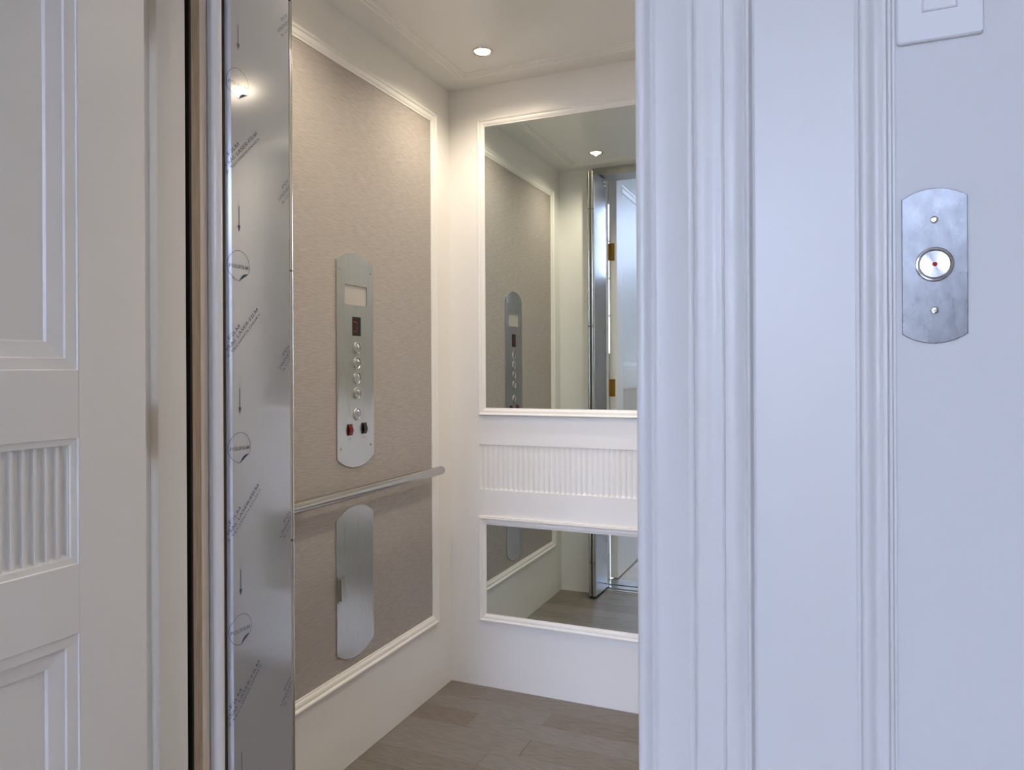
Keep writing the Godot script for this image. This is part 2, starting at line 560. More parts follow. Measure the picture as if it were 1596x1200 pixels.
# ---------------------------------------------------------------- landing wall with its casing
func build_landing_wall() -> void:
	var st := mb()
	xyd(st, HALL_L - 0.15, OPEN_L - 0.018, 0, HALL_H, HALL_D, HALL_T)
	xyd(st, OPEN_R + 0.018, HALL_RIGHT + 0.15, 0, HALL_H, HALL_D, HALL_T)
	xyd(st, OPEN_L - 0.018, OPEN_R + 0.018, OPEN_H, HALL_H, HALL_D, HALL_T)
	struct("wall_front", st, M["wall paint"], "smooth pale landing wall that carries the round call button", "wall")
	# jamb: lining of the opening with a door stop on the left
	var p := PackedVector2Array([Vector2(OPEN_L - 0.018, -HALL_T), Vector2(-1.1406, -HALL_T), Vector2(-1.1406, -(HALL_D + 0.047)), Vector2(-1.1422, -(HALL_D + 0.045)), Vector2(OPEN_L, -(HALL_D + 0.045)), Vector2(OPEN_L, -HALL_D), Vector2(OPEN_L - 0.018, -HALL_D)])
	var j := mb()
	var rp := PackedVector2Array()
	for i in p.size():
		rp.append(p[p.size() - 1 - i])
	upright(j, rp, 0, OPEN_H, true)
	struct("trim_1", j, M["door paint"], "white hinge jamb with door stop left of the lift opening", "door jamb")
	j = mb()
	xyd(j, OPEN_R, OPEN_R + 0.018, 0, OPEN_H, HALL_D, HALL_T)
	xyd(j, -1.1406, OPEN_R, OPEN_H - 0.018, OPEN_H, HALL_D, HALL_T)
	struct("trim_2", j, M["painted trim"], "white jamb lining at the right side of the lift opening", "door jamb")
	# right casing, from the opening to the right (x, height off the wall)
	var c1 := [[-0.2292, 0.0], [-0.2292, 0.004], [-0.2275, 0.0085], [-0.2235, 0.0112], [-0.2185, 0.0112], [-0.2140, 0.0092], [-0.2112, 0.0060], [-0.2096, 0.0050], [-0.2084, 0.0060], [-0.2066, 0.0074], [-0.2050, 0.0072], [-0.2036, 0.0060], [-0.2000, 0.0062], [-0.1650, 0.0074], [-0.1632, 0.0092], [-0.1604, 0.0100], [-0.1572, 0.0100], [-0.1552, 0.0086], [-0.1545, 0.0072], [-0.1538, 0.0090], [-0.1515, 0.0116], [-0.1480, 0.0128], [-0.1425, 0.0122], [-0.1375, 0.0128], [-0.1320, 0.0140], [-0.1262, 0.0140], [-0.1220, 0.0128], [-0.1202, 0.0128], [-0.1192, 0.0165], [-0.1172, 0.0175], [-0.1158, 0.0160], [-0.1120, 0.0166], [-0.1065, 0.0170], [-0.1010, 0.0160], [-0.0965, 0.0138], [-0.0935, 0.0115], [-0.0924, 0.0120], [-0.0914, 0.0160], [-0.0895, 0.0174], [-0.0868, 0.0168], [-0.0856, 0.0120], [-0.0838, 0.0062], [-0.0806, 0.0052], [-0.0806, 0.0]]
	moulding("trim_3", c1, "moulded white casing at the right edge of the lift opening")
	var c2 := [[-0.0806, 0.0], [-0.0806, 0.0052], [0.0300, 0.0052], [0.0300, 0.0]]
	moulding("trim_4", c2, "broad flat white board between two mouldings right of the opening")
	var c3 := [[0.0300, 0.0], [0.0301, 0.0024], [0.0325, 0.0028], [0.0345, 0.0034], [0.0352, 0.0095], [0.0366, 0.0118], [0.0392, 0.0126], [0.0430, 0.0124], [0.0466, 0.0106], [0.0492, 0.0082], [0.0520, 0.0074], [0.0548, 0.0078], [0.0574, 0.0094], [0.0598, 0.0106], [0.0626, 0.0106], [0.0642, 0.0086], [0.0647, 0.0070], [0.0656, 0.0080], [0.0678, 0.0080], [0.0690, 0.0062], [0.0696, 0.0040], [0.0722, 0.0040], [0.0728, 0.0]]
	moulding("trim_5", c3, "narrow white back band moulding next to the call button")
	# left casing, behind the open door
	var c4 := [[-1.262, 0.0], [-1.262, 0.02], [-1.25, 0.022], [-1.24, 0.014], [-1.19, 0.012], [-1.18, 0.018], [-1.171, 0.018], [-1.168, 0.014], [-1.168, 0.0]]
	moulding("trim_6", c4, "white casing behind the open landing door")
	var h := mb()
	bbox(h, Vector3(-1.262, OPEN_H + 0.006, -HALL_D), Vector3(0.0728, OPEN_H + 0.13, -HALL_D + 0.018), 0.003)
	struct("trim_7", h, M["painted trim"], "white head casing above the lift opening", "casing")
	var s := mb()
	xyd(s, -1.1406, OPEN_R, -0.03, 0.004, HALL_D, HALL_T - 0.004)
	struct("trim_8", s, M["aluminium"], "pale metal threshold at the landing seen in the lower mirror", "threshold")

func moulding(called: String, c: Array, label: String) -> void:
	var p := PackedVector2Array()
	for q in c:
		p.append(Vector2(q[0], q[1]))
	var st := mb()
	upright(st, p, 0.0, OPEN_H + 0.006, true)
	struct(called, st, M["painted trim"], label, "casing", Vector3(0, 0, -HALL_D))

# ---------------------------------------------------------------- dark shaft round the car
func build_shaft() -> void:
	var sides := {"left": [-1.66, -1.54, -0.4, 2.8, HALL_T, 2.85], "right": [0.2, 0.32, -0.4, 2.8, HALL_T, 2.85], "back": [-1.54, 0.2, -0.4, 2.8, 2.73, 2.85], "top": [-1.54, 0.2, 2.68, 2.8, HALL_T, 2.73], "pit": [-1.54, 0.2, -0.4, -0.28, HALL_T, 2.73], "front": [-1.54, OPEN_L - 0.004, -0.28, 2.68, HALL_T, HALL_T + 0.003]}
	for k in sides:
		var b: Array = sides[k]
		var st := mb()
		xyd(st, b[0], b[1], b[2], b[3], b[4], b[5])
		struct("wall_shaft_" + k, st, M["shaft block"], "dark block " + k + " side of the lift shaft behind the car", "shaft wall")

# ---------------------------------------------------------------- lift car
const PANEL_PROF := [[0.0, 0.0], [0.0, 0.0060], [0.0018, 0.0066], [0.0022, 0.0018], [0.0040, 0.0018], [0.0044, 0.0120], [0.0060, 0.0140], [0.009, 0.014], [0.012, 0.0115], [0.0135, 0.0085], [0.0145, 0.0085], [0.020, 0.0095], [0.027, 0.0065], [0.0285, 0.0045], [0.033, 0.004], [0.034, 0.0]]

func prof(a: Array, k := 1.0) -> PackedVector2Array:
	var p := PackedVector2Array()
	for q in a:
		p.append(Vector2(q[0] * k, q[1]))
	return p

func build_cab_shell() -> void:
	# side walls: white board, wallpaper field, moulding. Local x runs into the lift, z out of the wall.
	for side in 2:
		var st := mb()
		var x0 := CAB_F
		var x1 := CAB_B
		box(st, Vector3(x0, 0, -0.03), Vector3(x1, CAB_H, 0))
		var left := side == 0
		var o := struct("wall_left" if left else "wall_right", st, M["painted lift panel"], "left lift wall with grey-beige wallpaper in a white frame" if left else "right lift wall hidden behind the door casing", "wall", Vector3(CAB_L if left else CAB_R, 0, 0), PI / 2)
		var a := 1.362
		var b := 2.4235
		var w := mb()
		box(w, Vector3(a + 0.02, 0.28, 0.0), Vector3(b - 0.02, 2.138, 0.0015))
		part("wallpaper", w, M["wallpaper"], o, Vector3.ZERO, "grey-beige wallpaper with level thread texture" if left else "")
		var f := mb()
		frame(f, a, 0.259, b, 2.158, prof(PANEL_PROF, 1.12))
		part("panel_moulding", f, M["painted lift panel"], o)
		if not left:
			o.position = Vector3(CAB_R, 0, 0)
			o.rotation.y = -PI / 2
			for c in o.get_children():
				c.position.x = -(CAB_F + CAB_B)
			var st2 := mb()
			box(st2, Vector3(-x1, 0, -0.03), Vector3(-x0, CAB_H, 0))
			o.mesh = st2.commit()
	# back wall: everything but the fluted strip
	var fx0 := -1.2225
	var fx1 := -0.1235
	var fy0 := 0.749
	var fy1 := 0.92
	var bk := mb()
	box(bk, Vector3(CAB_L - 0.03, 0, -0.035), Vector3(CAB_R + 0.03, fy0, 0))
	box(bk, Vector3(CAB_L - 0.03, fy1, -0.035), Vector3(CAB_R + 0.03, CAB_H, 0))
	box(bk, Vector3(CAB_L - 0.03, fy0, -0.035), Vector3(fx0, fy1, 0))
	box(bk, Vector3(fx1, fy0, -0.035), Vector3(CAB_R + 0.03, fy1, 0))
	var wb := struct("wall_back", bk, M["painted lift panel"], "white back wall of the lift with a band of upright flutes", "wall", Vector3(0, 0, -CAB_B))
	var count := 54
	var pitch := (fx1 - fx0) / count
	var fl := flute(pitch, fy1 - fy0, 0.0055, 0.14)
	for i in count:
		part("flute", fl, M["painted lift panel"], wb, Vector3(fx0 + pitch * i, fy0, 0))
	# ceiling with a moulded frame
	var ce := mb()
	xyd(ce, CAB_L - 0.03, CAB_R + 0.03, CAB_H, CAB_H + 0.03, CAB_F - 0.18, CAB_B + 0.035)
	var co := struct("ceiling", ce, M["lift ceiling paint"], "white lift ceiling with a thin raised border", "ceiling")
	var cf := mb()
	frame(cf, CAB_L + 0.106, -(CAB_B - 0.106), CAB_R - 0.106, -(CAB_F + 0.106), prof([[-0.008, 0], [-0.008, 0.006], [-0.0045, 0.006], [-0.0042, 0.0004], [-0.0003, 0.0004], [0.0, 0.010], [0.003, 0.0125], [0.010, 0.011], [0.0115, 0.007], [0.013, 0.007], [0.0145, 0.0085], [0.020, 0.008], [0.0215, 0.0045], [0.029, 0.004], [0.030, 0]]))
	var cm := part("ceiling_border", cf, M["lift ceiling paint"], co, Vector3(0, CAB_H, 0))
	cm.rotation.x = PI / 2
	# front returns and header
	var ex := -1.140       # bare edge of the return
	var w0 := 1.079
	var w1 := 1.0998
	var w2 := 1.1175
	var r := mb()
	xyd(r, CAB_L - 0.03, -1.160, 0, CAB_H, w0 + 0.002, CAB_F)
	var fr := struct("wall_return_left", r, M["painted lift panel"], "white return of the lift car left of the folding door", "wall")
	var ply := mb()
	xyd(ply, -1.160, ex, 0.0, CAB_H, w0, w1)
	part("plywood_edge", ply, M["raw plywood"], fr, Vector3.ZERO, "raw brown plywood edge with dark flecks")
	var pale := mb()
	xyd(pale, -1.160, ex + 0.0003, 0.0, CAB_H, w1, w2)
	part("filler_strip", pale, M["pale filler strip"], fr, Vector3.ZERO, "pale bare wood strip")
	var shade_strip := mb()      # added black strip, stands in for the shaft darkness seen in the gap
	xyd(shade_strip, -1.30, ex - 0.0005, 0.0, CAB_H, w0 - 0.005, w0)
	part("gap_shade", shade_strip, M["black rubber"], fr, Vector3.ZERO, "added black strip standing for the darkness in the gap")
	var shade_strip2 := mb()  # black strip put in as the shade between rounded edge and folding door
	xyd(shade_strip2, -1.160, -1.1545, 0.0, CAB_H, 1.1410, 1.2)
	part("gap_shade", shade_strip2, M["black rubber"], fr, Vector3.ZERO, "added black strip standing for the darkness in the gap")
	var ro := mb()      # rounded white edge
	var rp := PackedVector2Array()
	rp.append(Vector2(-1.160, -1.1215))
	for i in 21:
		var t := -0.75 + (PI + 1.5) * i / 20.0
		rp.append(Vector2(-1.1245 + 0.0108 * sin(t), -1.1275 + 0.0108 * cos(t)))
	rp.append(Vector2(-1.160, -1.1325))
	upright(ro, rp, 0, CAB_H, true)
	part("rounded_edge", ro, M["glossy edge paint"], fr, Vector3.ZERO, "glossy white rounded edge strip")
	var rr := mb()
	xyd(rr, OPEN_R, CAB_R + 0.03, 0, CAB_H, w0, CAB_F)
	struct("wall_return_right", rr, M["painted lift panel"], "white return of the lift car right of the opening", "wall")
	var hd := mb()
	bbox(hd, Vector3(-1.150, 2.245, -(CAB_F - 0.002)), Vector3(OPEN_R, CAB_H, -1.09), 0.002)
	struct("trim_9", hd, M["brushed steel"], "steel header track over the car opening seen in the mirror", "track")

# one concave flute of that width and height, its back closed, the lower end scooped
func flute(w: float, h: float, depth: float, land: float) -> ArrayMesh:
	var st := mb()
	var n := 8
	var xs := [0.0]
	var zs := [0.0]
	var l := w * land * 0.5
	for i in n + 1:
		var t := PI * i / n
		xs.append(l + (w - 2 * l) * (1.0 - cos(t)) * 0.5)
		zs.append(-depth * sin(t))
	xs.append(w)
	zs.append(0.0)
	var scoop := w * 0.5
	var rows := [[0.0, 0.0], [scoop * 0.10, 0.44], [scoop * 0.35, 0.76], [scoop * 0.7, 0.95], [scoop, 1.0], [h, 1.0]]
	var grid := []
	for r in rows:
		var line := []
		for i in xs.size():
			line.append(Vector3(xs[i], r[0], zs[i] * r[1]))
		grid.append(line)
	for a in rows.size() - 1:
		for i in xs.size() - 1:
			var p0: Vector3 = grid[a][i]
			var p1: Vector3 = grid[a][i + 1]
			var p2: Vector3 = grid[a + 1][i + 1]
			var p3: Vector3 = grid[a + 1][i]
			var nn := (p1 - p0).cross(p2 - p0) + (p2 - p0).cross(p3 - p0)
			if nn.z < 0:
				nn = -nn
			quad(st, p0, p1, p2, p3, nn.normalized())
	for i in range(1, xs.size() - 2):      # square upper end, facing down
		var a: Vector3 = grid[rows.size() - 1][i]
		var b: Vector3 = grid[rows.size() - 1][i + 1]
		quad(st, a, b, Vector3(b.x, h, 0), Vector3(a.x, h, 0), Vector3(0, -1, 0))
	return st.commit()

func build_cab_floor() -> void:
	var st := mb()
	xyd(st, CAB_L - 0.03, CAB_R + 0.03, -0.06, -0.008, 1.0735, CAB_B + 0.03)
	var o := struct("floor", st, M["black rubber"], "dark grey-brown wood strip floor of the lift", "floor")
	var rng := RandomNumberGenerator.new()
	rng.seed = 77
	var bounds := [1.1935, 1.296, 1.399, 1.502, 1.605, 1.708, 1.811, 1.914, 2.0175, 2.1205, 2.2235, 2.3285, 2.4255, CAB_B]
	var joints := {9: [-0.89], 11: [-0.89], 10: [-1.13, -0.42], 12: [-0.55]}
	for i in bounds.size() - 1:
		var cuts := [CAB_L]
		if joints.has(i):
			cuts.append_array(joints[i])
		else:
			var x := CAB_L + rng.randf_range(0.12, 0.75)
			while x < CAB_R - 0.1:
				cuts.append(x)
				x += rng.randf_range(0.45, 0.8)
		cuts.append(CAB_R)
		for k in cuts.size() - 1:
			var b := mb()
			bbox(b, Vector3(cuts[k] + 0.0004, -0.008, -bounds[i + 1] + 0.0004), Vector3(cuts[k + 1] - 0.0004, 0.0, -bounds[i] - 0.0004), 0.0006)
			part("floor_board", b, M["floor board %d" % rng.randi_range(0, 3)], o)
	var s := mb()
	bbox(s, Vector3(-1.129, -0.008, -1.193), Vector3(OPEN_R, 0.003, -1.0735), 0.002)
	for k in 2:
		bbox(s, Vector3(-1.129, 0.003, -1.183 + 0.045 * k), Vector3(OPEN_R, 0.007, -1.168 + 0.045 * k), 0.001)
	part("sill", s, M["aluminium"], o, Vector3.ZERO, "aluminium sill with door track ribs")

func build_mirrors() -> void:
	var data := [[1.0275, 2.1555, "large tall mirror in a white frame, above the fluted band", "mirror"], [0.2485, 0.6480, "low wide mirror in a white frame, near the lift floor", "mirror"]]
	for q in data:
		var o := thing("mirror", q[2], q[3], Vector3(-0.673, q[0], -CAB_B))
		var h: float = q[1] - q[0]
		var g := mb()
		box(g, Vector3(-0.535, 0.02, 0.0), Vector3(0.535, h - 0.02, 0.003))
		part("mirror_glass", g, M["mirror silver"], o)
		var f := mb()
		frame(f, -0.551, 0, 0.551, h, prof(PANEL_PROF, 0.95))
		part("frame", f, M["painted lift panel"], o)

# ---------------------------------------------------------------- landing door, open at a right angle
func build_landing_door() -> void:
	var t := 0.045
	var x1 := 0.945         # hinge edge
	var x0 := 0.075
	var y0 := 0.008
	var y1 := 2.44
	var st := mb()
	# core behind the panels
	box(st, Vector3(x0 + 0.12, 0.15, -0.027), Vector3(x1 - 0.125, 2.35, -0.017))
	var o := struct("door_1", st, M["door paint"], "white panelled landing door standing open on the left", "door", Vector3(-1.108, 0, 0), PI / 2)
	var a := 0.2035
	var b := 0.8165
	for s in [[x0, a], [b, x1]]:
		part("stile", one_box(Vector3(s[0], y0, -t), Vector3(s[1], y1, 0), 0.0015), M["door paint"], o)
	var ys := [[y0, 0.22], [0.782, 0.893], [1.0955, 1.2037], [2.30, y1]]
	for r in ys:
		part("rail", one_box(Vector3(a, r[0], -t), Vector3(b, r[1], 0)), M["door paint"], o)
	var pp := prof([[0.0, 0.0], [0.0012, -0.0028], [0.0185, -0.0040], [0.0200, -0.0075], [0.0440, -0.0120], [0.0468, -0.0168], [0.0480, -0.0170]])
	for r in [[1.2037, 2.30], [0.22, 0.782]]:
		var f := mb()
		frame(f, a, r[0], b, r[1], pp)
		part("panel_moulding", f, M["door paint"], o)
		part("panel", one_box(Vector3(a + 0.04, r[0] + 0.04, -0.026), Vector3(b - 0.04, r[1] - 0.04, -0.0165)), M["door paint"], o)
	var f2 := mb()
	frame(f2, a, 0.893, b, 1.0955, prof([[0.0, 0.0], [0.0012, -0.0028], [0.0105, -0.0040], [0.0120, -0.0070]]))
	part("panel_moulding", f2, M["door paint"], o)
	var n := 33
	var pitch := (b - a - 0.024) / n
	var fl := flute(pitch, 1.0955 - 0.893 - 0.024, 0.0065, 0.2)
	for i in n:
		part("flute", fl, M["door paint"], o, Vector3(a + 0.012 + pitch * i, 0.905, -0.0070))
	# brass butt hinges: leaf on the door edge, knuckle at the pin
	for y in [1.877, 1.097, 0.30]:
		var h := mb()
		box(h, Vector3(x1, y - 0.05, -0.047), Vector3(x1 + 0.0018, y + 0.05, -0.012))
		var hp := part("hinge_leaf", h, M["brass"], o, Vector3.ZERO, "polished brass hinge leaf")
		for k in 5:
			var kn := mb()
			rod(kn, Vector3(x1 - 0.002, y - 0.05 + 0.02 * k + 0.0005, -0.0515), Vector3(x1 - 0.002, y - 0.05 + 0.02 * (k + 1) - 0.0005, -0.0515), 0.0055, 14)
			part("knuckle", kn, M["brass"], hp)

# ---------------------------------------------------------------- folding car door, stacked at the left
func build_folding_door() -> void:
	var near := Vector2(-1.112, 1.1545)
	var far := Vector2(-1.1205, 1.341)
	var len := near.distance_to(far)
	var turn := atan2(far.y - near.y, far.x - near.x)      # angle of the panel in (x, D)
	# local x runs along the panel into the lift, local z faces the lift door opening
	var o := thing("folding_door", "folded stainless lift door covered in printed blue protective film", "lift door", Vector3(near.x, 0, -near.y), turn)
	var th := 0.016
	var outline := PackedVector2Array([Vector2(-0.0022, -th), Vector2(-0.0052, -0.0114), Vector2(0, 0), Vector2(len - 0.001, 0), Vector2(len, -0.001), Vector2(len, -th)])
	var leaf := mb()
	upright(leaf, outline, 0.014, 2.236, true)
	var panel := part("door_panel", leaf, M["filmed steel"], o)
	part("film_print", film_print(len, th), M["film ink"], panel, Vector3.ZERO, "blue rings, arrows and slanted lettering on the film")
	part("door_panel", one_box(Vector3(0.004, 0.014, -2 * th - 0.004), Vector3(len, 2.236, -th - 0.004), 0.0012), M["filmed steel"], o)
	var cuts := [0.014, 0.190, 0.8165, 1.4294, 2.0439, 2.245]
	for side in 2:
		var z := -0.0085 - 0.02 * side
		var core := mb()
		rod(core, Vector3(len + 0.0085, 0.004, z), Vector3(len + 0.0085, 2.24, z), 0.0055, 14)
		part("hinge_pin", core, M["black rubber"], o)
		for k in cuts.size() - 1:
			var h := mb()
			rod(h, Vector3(len + 0.0085, cuts[k] + 0.0016, z), Vector3(len + 0.0085, cuts[k + 1] - 0.0016, z), 0.0086, 24)
			part("hinge_barrel", h, M["bright steel"], o)
	part("bottom_seal", one_box(Vector3(0.002, 0.004, -2 * th - 0.002), Vector3(len, 0.014, -0.002)), M["black rubber"], o)
	var br := mb()
	bbox(br, Vector3(0.012, 2.196, 0.0), Vector3(0.05, 2.2415, 0.004), 0.001)
	rod(br, Vector3(0.03, 2.21, 0.004), Vector3(0.03, 2.21, 0.010), 0.006, 12)
	rod(br, Vector3(0.03, 2.23, 0.004), Vector3(0.03, 2.23, 0.009), 0.004, 12)
	part("pivot_bracket", br, M["bright steel"], o)

# print on the protective film: laid over the face, turned round the near edge of the panel
func film_print(len: float, th: float) -> SurfaceTool:
	var st := mb()
	var d0 := 1.1545
	var put := func(p: Vector2) -> Vector3:
		return Vector3(p.x, p.y, 0.0004) if p.x >= 0.0 else Vector3(p.x * 0.415 - 0.0004, p.y, p.x * 0.910 + 0.00018)
	var lay := func(tris: PackedVector2Array) -> void:
		for i in tris.size() / 3:
			var a := tris[i * 3]
			var b := tris[i * 3 + 1]
			var c := tris[i * 3 + 2]
			var cx := (a.x + b.x + c.x) / 3.0
			if maxf(a.x, maxf(b.x, c.x)) > len - 0.001 or minf(a.x, minf(b.x, c.x)) < -0.0125:
				continue
			if cx >= 0.0:
				a.x = maxf(a.x, 0.0); b.x = maxf(b.x, 0.0); c.x = maxf(c.x, 0.0)
			else:
				a.x = minf(a.x, -0.00001); b.x = minf(b.x, -0.00001); c.x = minf(c.x, -0.00001)
			var n := Vector3(0, 0, 1) if cx >= 0.0 else Vector3(-0.931, 0, 0.364)
			tri(st, put.call(a), put.call(b), put.call(c), n, n, n)
	var word_ring := letters("POLIFILM", 0.0072)
	var wr := width_of(word_ring)
	var lines := [[letters("POLIFILM", 0.0072), 0.021], [letters("UNIVERSAL LASER-FILM", 0.0072), 0.0085], [letters("& CO2 TECHNOLOGIES", 0.0042), -0.002]]
	for k in range(-1, 7):
		var y := 1.7925 - 0.3742 * k
		for col in range(0, 2):
			var sx := 0.0215 + 0.198 * col
			# ring
			var tris := PackedVector2Array()
			var c := Vector2(sx, y)
			var r0 := 0.0315
			for i in 72:
				var a := TAU * i / 72.0
				var b := TAU * (i + 1) / 72.0
				if a > deg_to_rad(270.0) and a < deg_to_rad(332.0):
					continue
				var p0 := c + Vector2(cos(a), sin(a)) * r0
				var p1 := c + Vector2(cos(b), sin(b)) * r0
				var q0 := c + Vector2(cos(a), sin(a)) * (r0 - 0.0010)
				var q1 := c + Vector2(cos(b), sin(b)) * (r0 - 0.0010)
				tris.append_array(PackedVector2Array([p0, p1, q1, p0, q1, q0]))
			# folded-over corner of the ring: a leaf shape
			var s0 := c + Vector2(cos(deg_to_rad(270.0)), sin(deg_to_rad(270.0))) * r0
			var s1 := c + Vector2(cos(deg_to_rad(332.0)), sin(deg_to_rad(332.0))) * r0
			var inw := (c - (s0 + s1) * 0.5).normalized()
			for i in 10:
				var t0 := i / 10.0
				var t1 := (i + 1) / 10.0
				var b0 := s0.lerp(s1, t0)
				var b1 := s0.lerp(s1, t1)
				var h0 := b0 + inw * 0.0058 * sin(PI * t0)
				var h1 := b1 + inw * 0.0058 * sin(PI * t1)
				tris.append_array(PackedVector2Array([b0, b1, h1, b0, h1, h0]))
			# word across the ring
			for p in word_ring:
				tris.append(c + Vector2((p.x - wr * 0.5) * 0.054 / wr, p.y - 0.0055))
			# arrow above the ring
			var ay := y + 0.0725
			var ax := sx
			for q in [[-0.0009, 0.0, 0.0009, 0.0, 0.0009, 0.050], [-0.0009, 0.0, 0.0009, 0.050, -0.0009, 0.050], [0.0, -0.003, 0.0045, 0.0105, -0.0045, 0.0105]]:
				tris.append_array(PackedVector2Array([Vector2(ax + q[0], ay + q[1]), Vector2(ax + q[2], ay + q[3]), Vector2(ax + q[4], ay + q[5])]))
			lay.call(tris)
			# slanted lettering under the ring
			var base := Vector2(-0.047 + 0.198 * col, y - 0.2135)
			var e := Vector2(1, 1).normalized()
			var f := Vector2(-1, 1).normalized()
			for l in range(lines.size()):
				var v: PackedVector3Array = lines[l][0]
				var w := width_of(v)
				var want: float = [0.082, 0.178, 0.172][l]
				var start: float = [0.030, 0.0, 0.004][l]
				var t2 := PackedVector2Array()
				for p in v:
					t2.append(base + e * (start + p.x * want / w) + f * (lines[l][1] - 0.0085 + p.y))
				lay.call(t2)
	return st

# ---------------------------------------------------------------- downlights in the car
func build_downlights() -> void:
	var spots := [[-1.071, 2.262, "lit round ceiling downlight near the back left corner"], [-1.055, 1.527, "lit ceiling downlight reflected at the top of the tall mirror"], [-0.275, 2.262, "lit ceiling downlight by the hidden back right corner"], [-0.275, 1.527, "lit ceiling downlight by the hidden front right corner"]]
	for s in spots:
		var o := thing("downlight", s[2], "ceiling light", Vector3(s[0], CAB_H, -s[1]), 0.0, "downlights in the lift ceiling")
		var r := mb()
		lathe(r, PackedVector2Array([Vector2(0.036, 0.0), Vector2(0.0355, 0.003), Vector2(0.034, 0.0042), Vector2(0.031, 0.004), Vector2(0.0275, 0.0012), Vector2(0.0265, 0.0005)]), 40)
		var ring := part("trim_ring", r, M["bright steel"], o)
		ring.rotation.x = PI / 2
		var l := mb()
		lathe(l, PackedVector2Array([Vector2(0.0268, 0.0004), Vector2(0.0245, 0.0035), Vector2(0.019, 0.0058), Vector2(0.010, 0.007), Vector2(0.0001, 0.0073)]), 32)
		var lens := part("lamp_lens", l, M["lamp lens"], o)
		lens.rotation.x = PI / 2
		var lamp := SpotLight3D.new()
		lamp.name = "lamp"
		o.add_child(lamp)
		lamp.position = Vector3(0, -0.0065, 0)
		lamp.rotation.x = -PI / 2
		lamp.light_color = LAMP_COLOR
		lamp.light_energy = LAMP_ENERGY
		lamp.light_size = 0.006
		lamp.spot_angle = 76.0
		lamp.spot_angle_attenuation = 1.0
		lamp.spot_range = 8.0
		lamp.spot_attenuation = 2.0
		lamp.shadow_enabled = true

# ---------------------------------------------------------------- control panel on the left wall
func screw(parent: Node, at: Vector3, r: float) -> void:
	var st := mb()
	lathe(st, PackedVector2Array([Vector2(r, 0.0), Vector2(r * 0.96, r * 0.22), Vector2(r * 0.85, r * 0.3), Vector2(r * 0.45, r * 0.32), Vector2(r * 0.4, r * 0.05), Vector2(0.0001, r * 0.05)]), 18)
	part("screw", st, M["bright steel"], parent, at)

